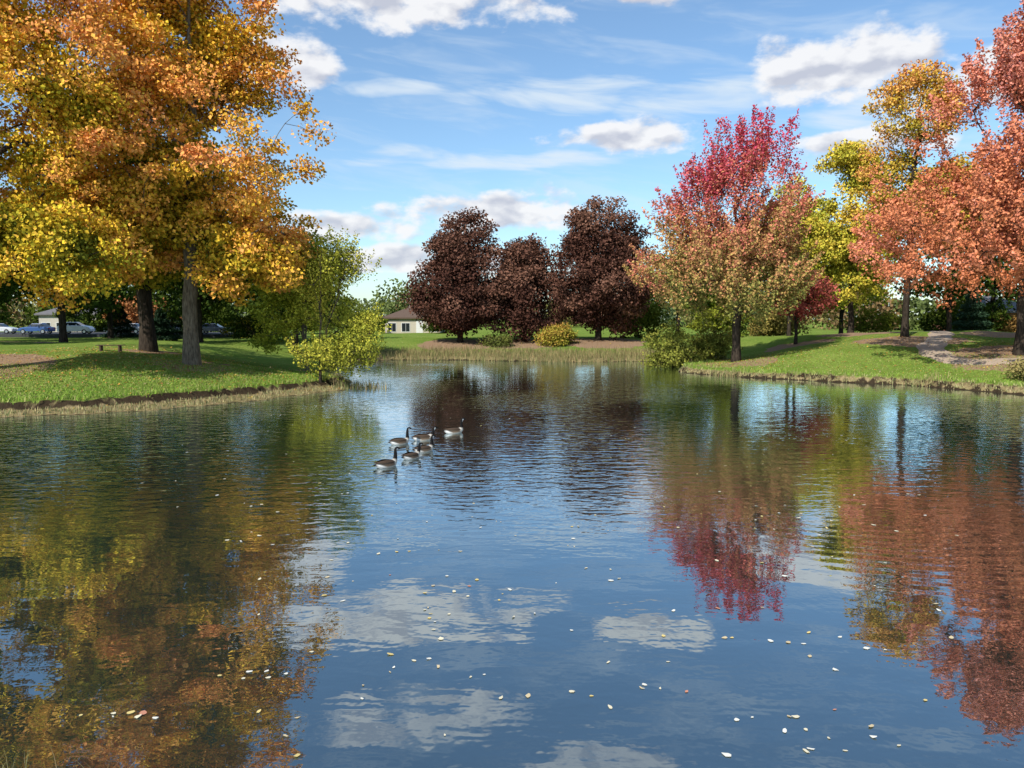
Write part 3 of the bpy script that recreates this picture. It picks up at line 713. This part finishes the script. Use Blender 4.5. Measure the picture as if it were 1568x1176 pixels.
wvv = b.n('ShaderNodeVectorMath', operation='MULTIPLY_ADD'); b.l(wn, wvv.inputs[0]); wvv.inputs[1].default_value = (.09, .032, 0)
off = b.comb(b.m('SUBTRACT', az, .045), b.m('SUBTRACT', el, .016), 0); b.l(off, wvv.inputs[2]); PW = wvv.outputs[0]
def blobs(lst):
    cur = None
    for a_, e_, rx_, ry_ in lst:
        x = b.n('ShaderNodeVectorMath', operation='MULTIPLY_ADD'); b.l(PW, x.inputs[0])
        x.inputs[1].default_value = (1/rx_, 1/ry_, 0); x.inputs[2].default_value = (-a_/rx_, -e_/ry_, 0)
        y = b.n('ShaderNodeVectorMath', operation='DOT_PRODUCT'); b.l(x.outputs[0], y.inputs[0]); b.l(x.outputs[0], y.inputs[1])
        q = y.outputs['Value']
        cur = q if cur is None else b.m('MINIMUM', cur, q)
    return b.m('SUBTRACT', 1.0, cur)
cum = blobs([(.40,.285,.12,.046),(.14,.225,.10,.026),(-.17,.375,.24,.034),(-.28,.30,.06,.045),(-.03,.135,.15,.030),(-.21,.112,.09,.026),
    (-.10,.070,.18,.022),(.18,.385,.07,.028),(.56,.26,.07,.045),(.42,.20,.09,.014),(-.12,.49,.17,.026),(.14,.55,.16,.028),(-.85,.3,.25,.07),(1.2,.3,.35,.08),(2.6,.3,.4,.1)])
nA = b.noise(v1, 17, 5, .56, dim='2D')
nB = b.noise(b.comb(b.m('ADD', az, -.008), b.m('MULTIPLY_ADD', el, 1.9, .02), 0), 17, 2, .5, dim='2D')
dens = b.m('MULTIPLY_ADD', nA, 2.6, b.m('SUBTRACT', cum, 1.3))
cmask = b.mr(dens, 0, .8, 0, .94, True)
lit = b.m('ADD', b.m('MULTIPLY', b.m('SUBTRACT', nA, nB), 4.0), b.mr(dens, .4, 1.7, .9, .3), clamp=True)
ccol = b.mix(lit, (4.3, 4.5, 5.2), (7.1, 7.1, 7.2))
cmask = b.m('MULTIPLY', cmask, b.mr(el, .43, .50, 1, .62))
wis = blobs([(.06,.275,.13,.022),(.24,.262,.13,.028),(.45,.23,.10,.03),(-.16,.28,.1,.014),(-.05,.20,.22,.014)])
sh = b.comb(b.m('MULTIPLY', az, 3.5), b.m('MULTIPLY_ADD', el, 20, b.m('MULTIPLY', az, 2.2)), 0)
nW = b.noise(sh, 1.7, 4, .6, .3, dim='2D')
wmask = b.mr(b.m('MULTIPLY_ADD', nW, 3.0, b.m('SUBTRACT', wis, 1.5)), -.2, 1.3, 0, .8, True)
wmask = b.m('MAXIMUM', wmask, b.mr(nW, .45, .78, 0.03, .30, True))
skc = b.mix(1.0, sky.outputs[0], (.96, 1.16, 1.27), 'MULTIPLY')
c = b.mix(wmask, skc, (5.8, 6.5, 7.1))
c = b.mix(cmask, c, ccol)
b.l(c, bg.inputs[0]); b.l(bg.outputs[0], out.inputs[0])

sd = bpy.data.lights.new('sun', 'SUN'); sd.energy = 5.0; sd.angle = math.radians(.5); sd.color = (1, .955, .88)
so = bpy.data.objects.new('sun', sd); S.collection.objects.link(so)
dirv = Vector((math.sin(SUN_AZ)*math.cos(SUN_EL), math.cos(SUN_AZ)*math.cos(SUN_EL), math.sin(SUN_EL)))
so.rotation_euler = dirv.to_track_quat('Z', 'Y').to_euler(); so.location = (-30, -30, 40)

cd = bpy.data.cameras.new('camera'); cd.sensor_width = 36; cd.lens = 36*1180/1568; cd.clip_end = 5000; cd.clip_start = .1
co = bpy.data.objects.new('camera', cd); S.collection.objects.link(co)
co.location = (0, 0, 4.5); co.rotation_euler = (math.radians(90-4.84), 0, 0); S.camera = co
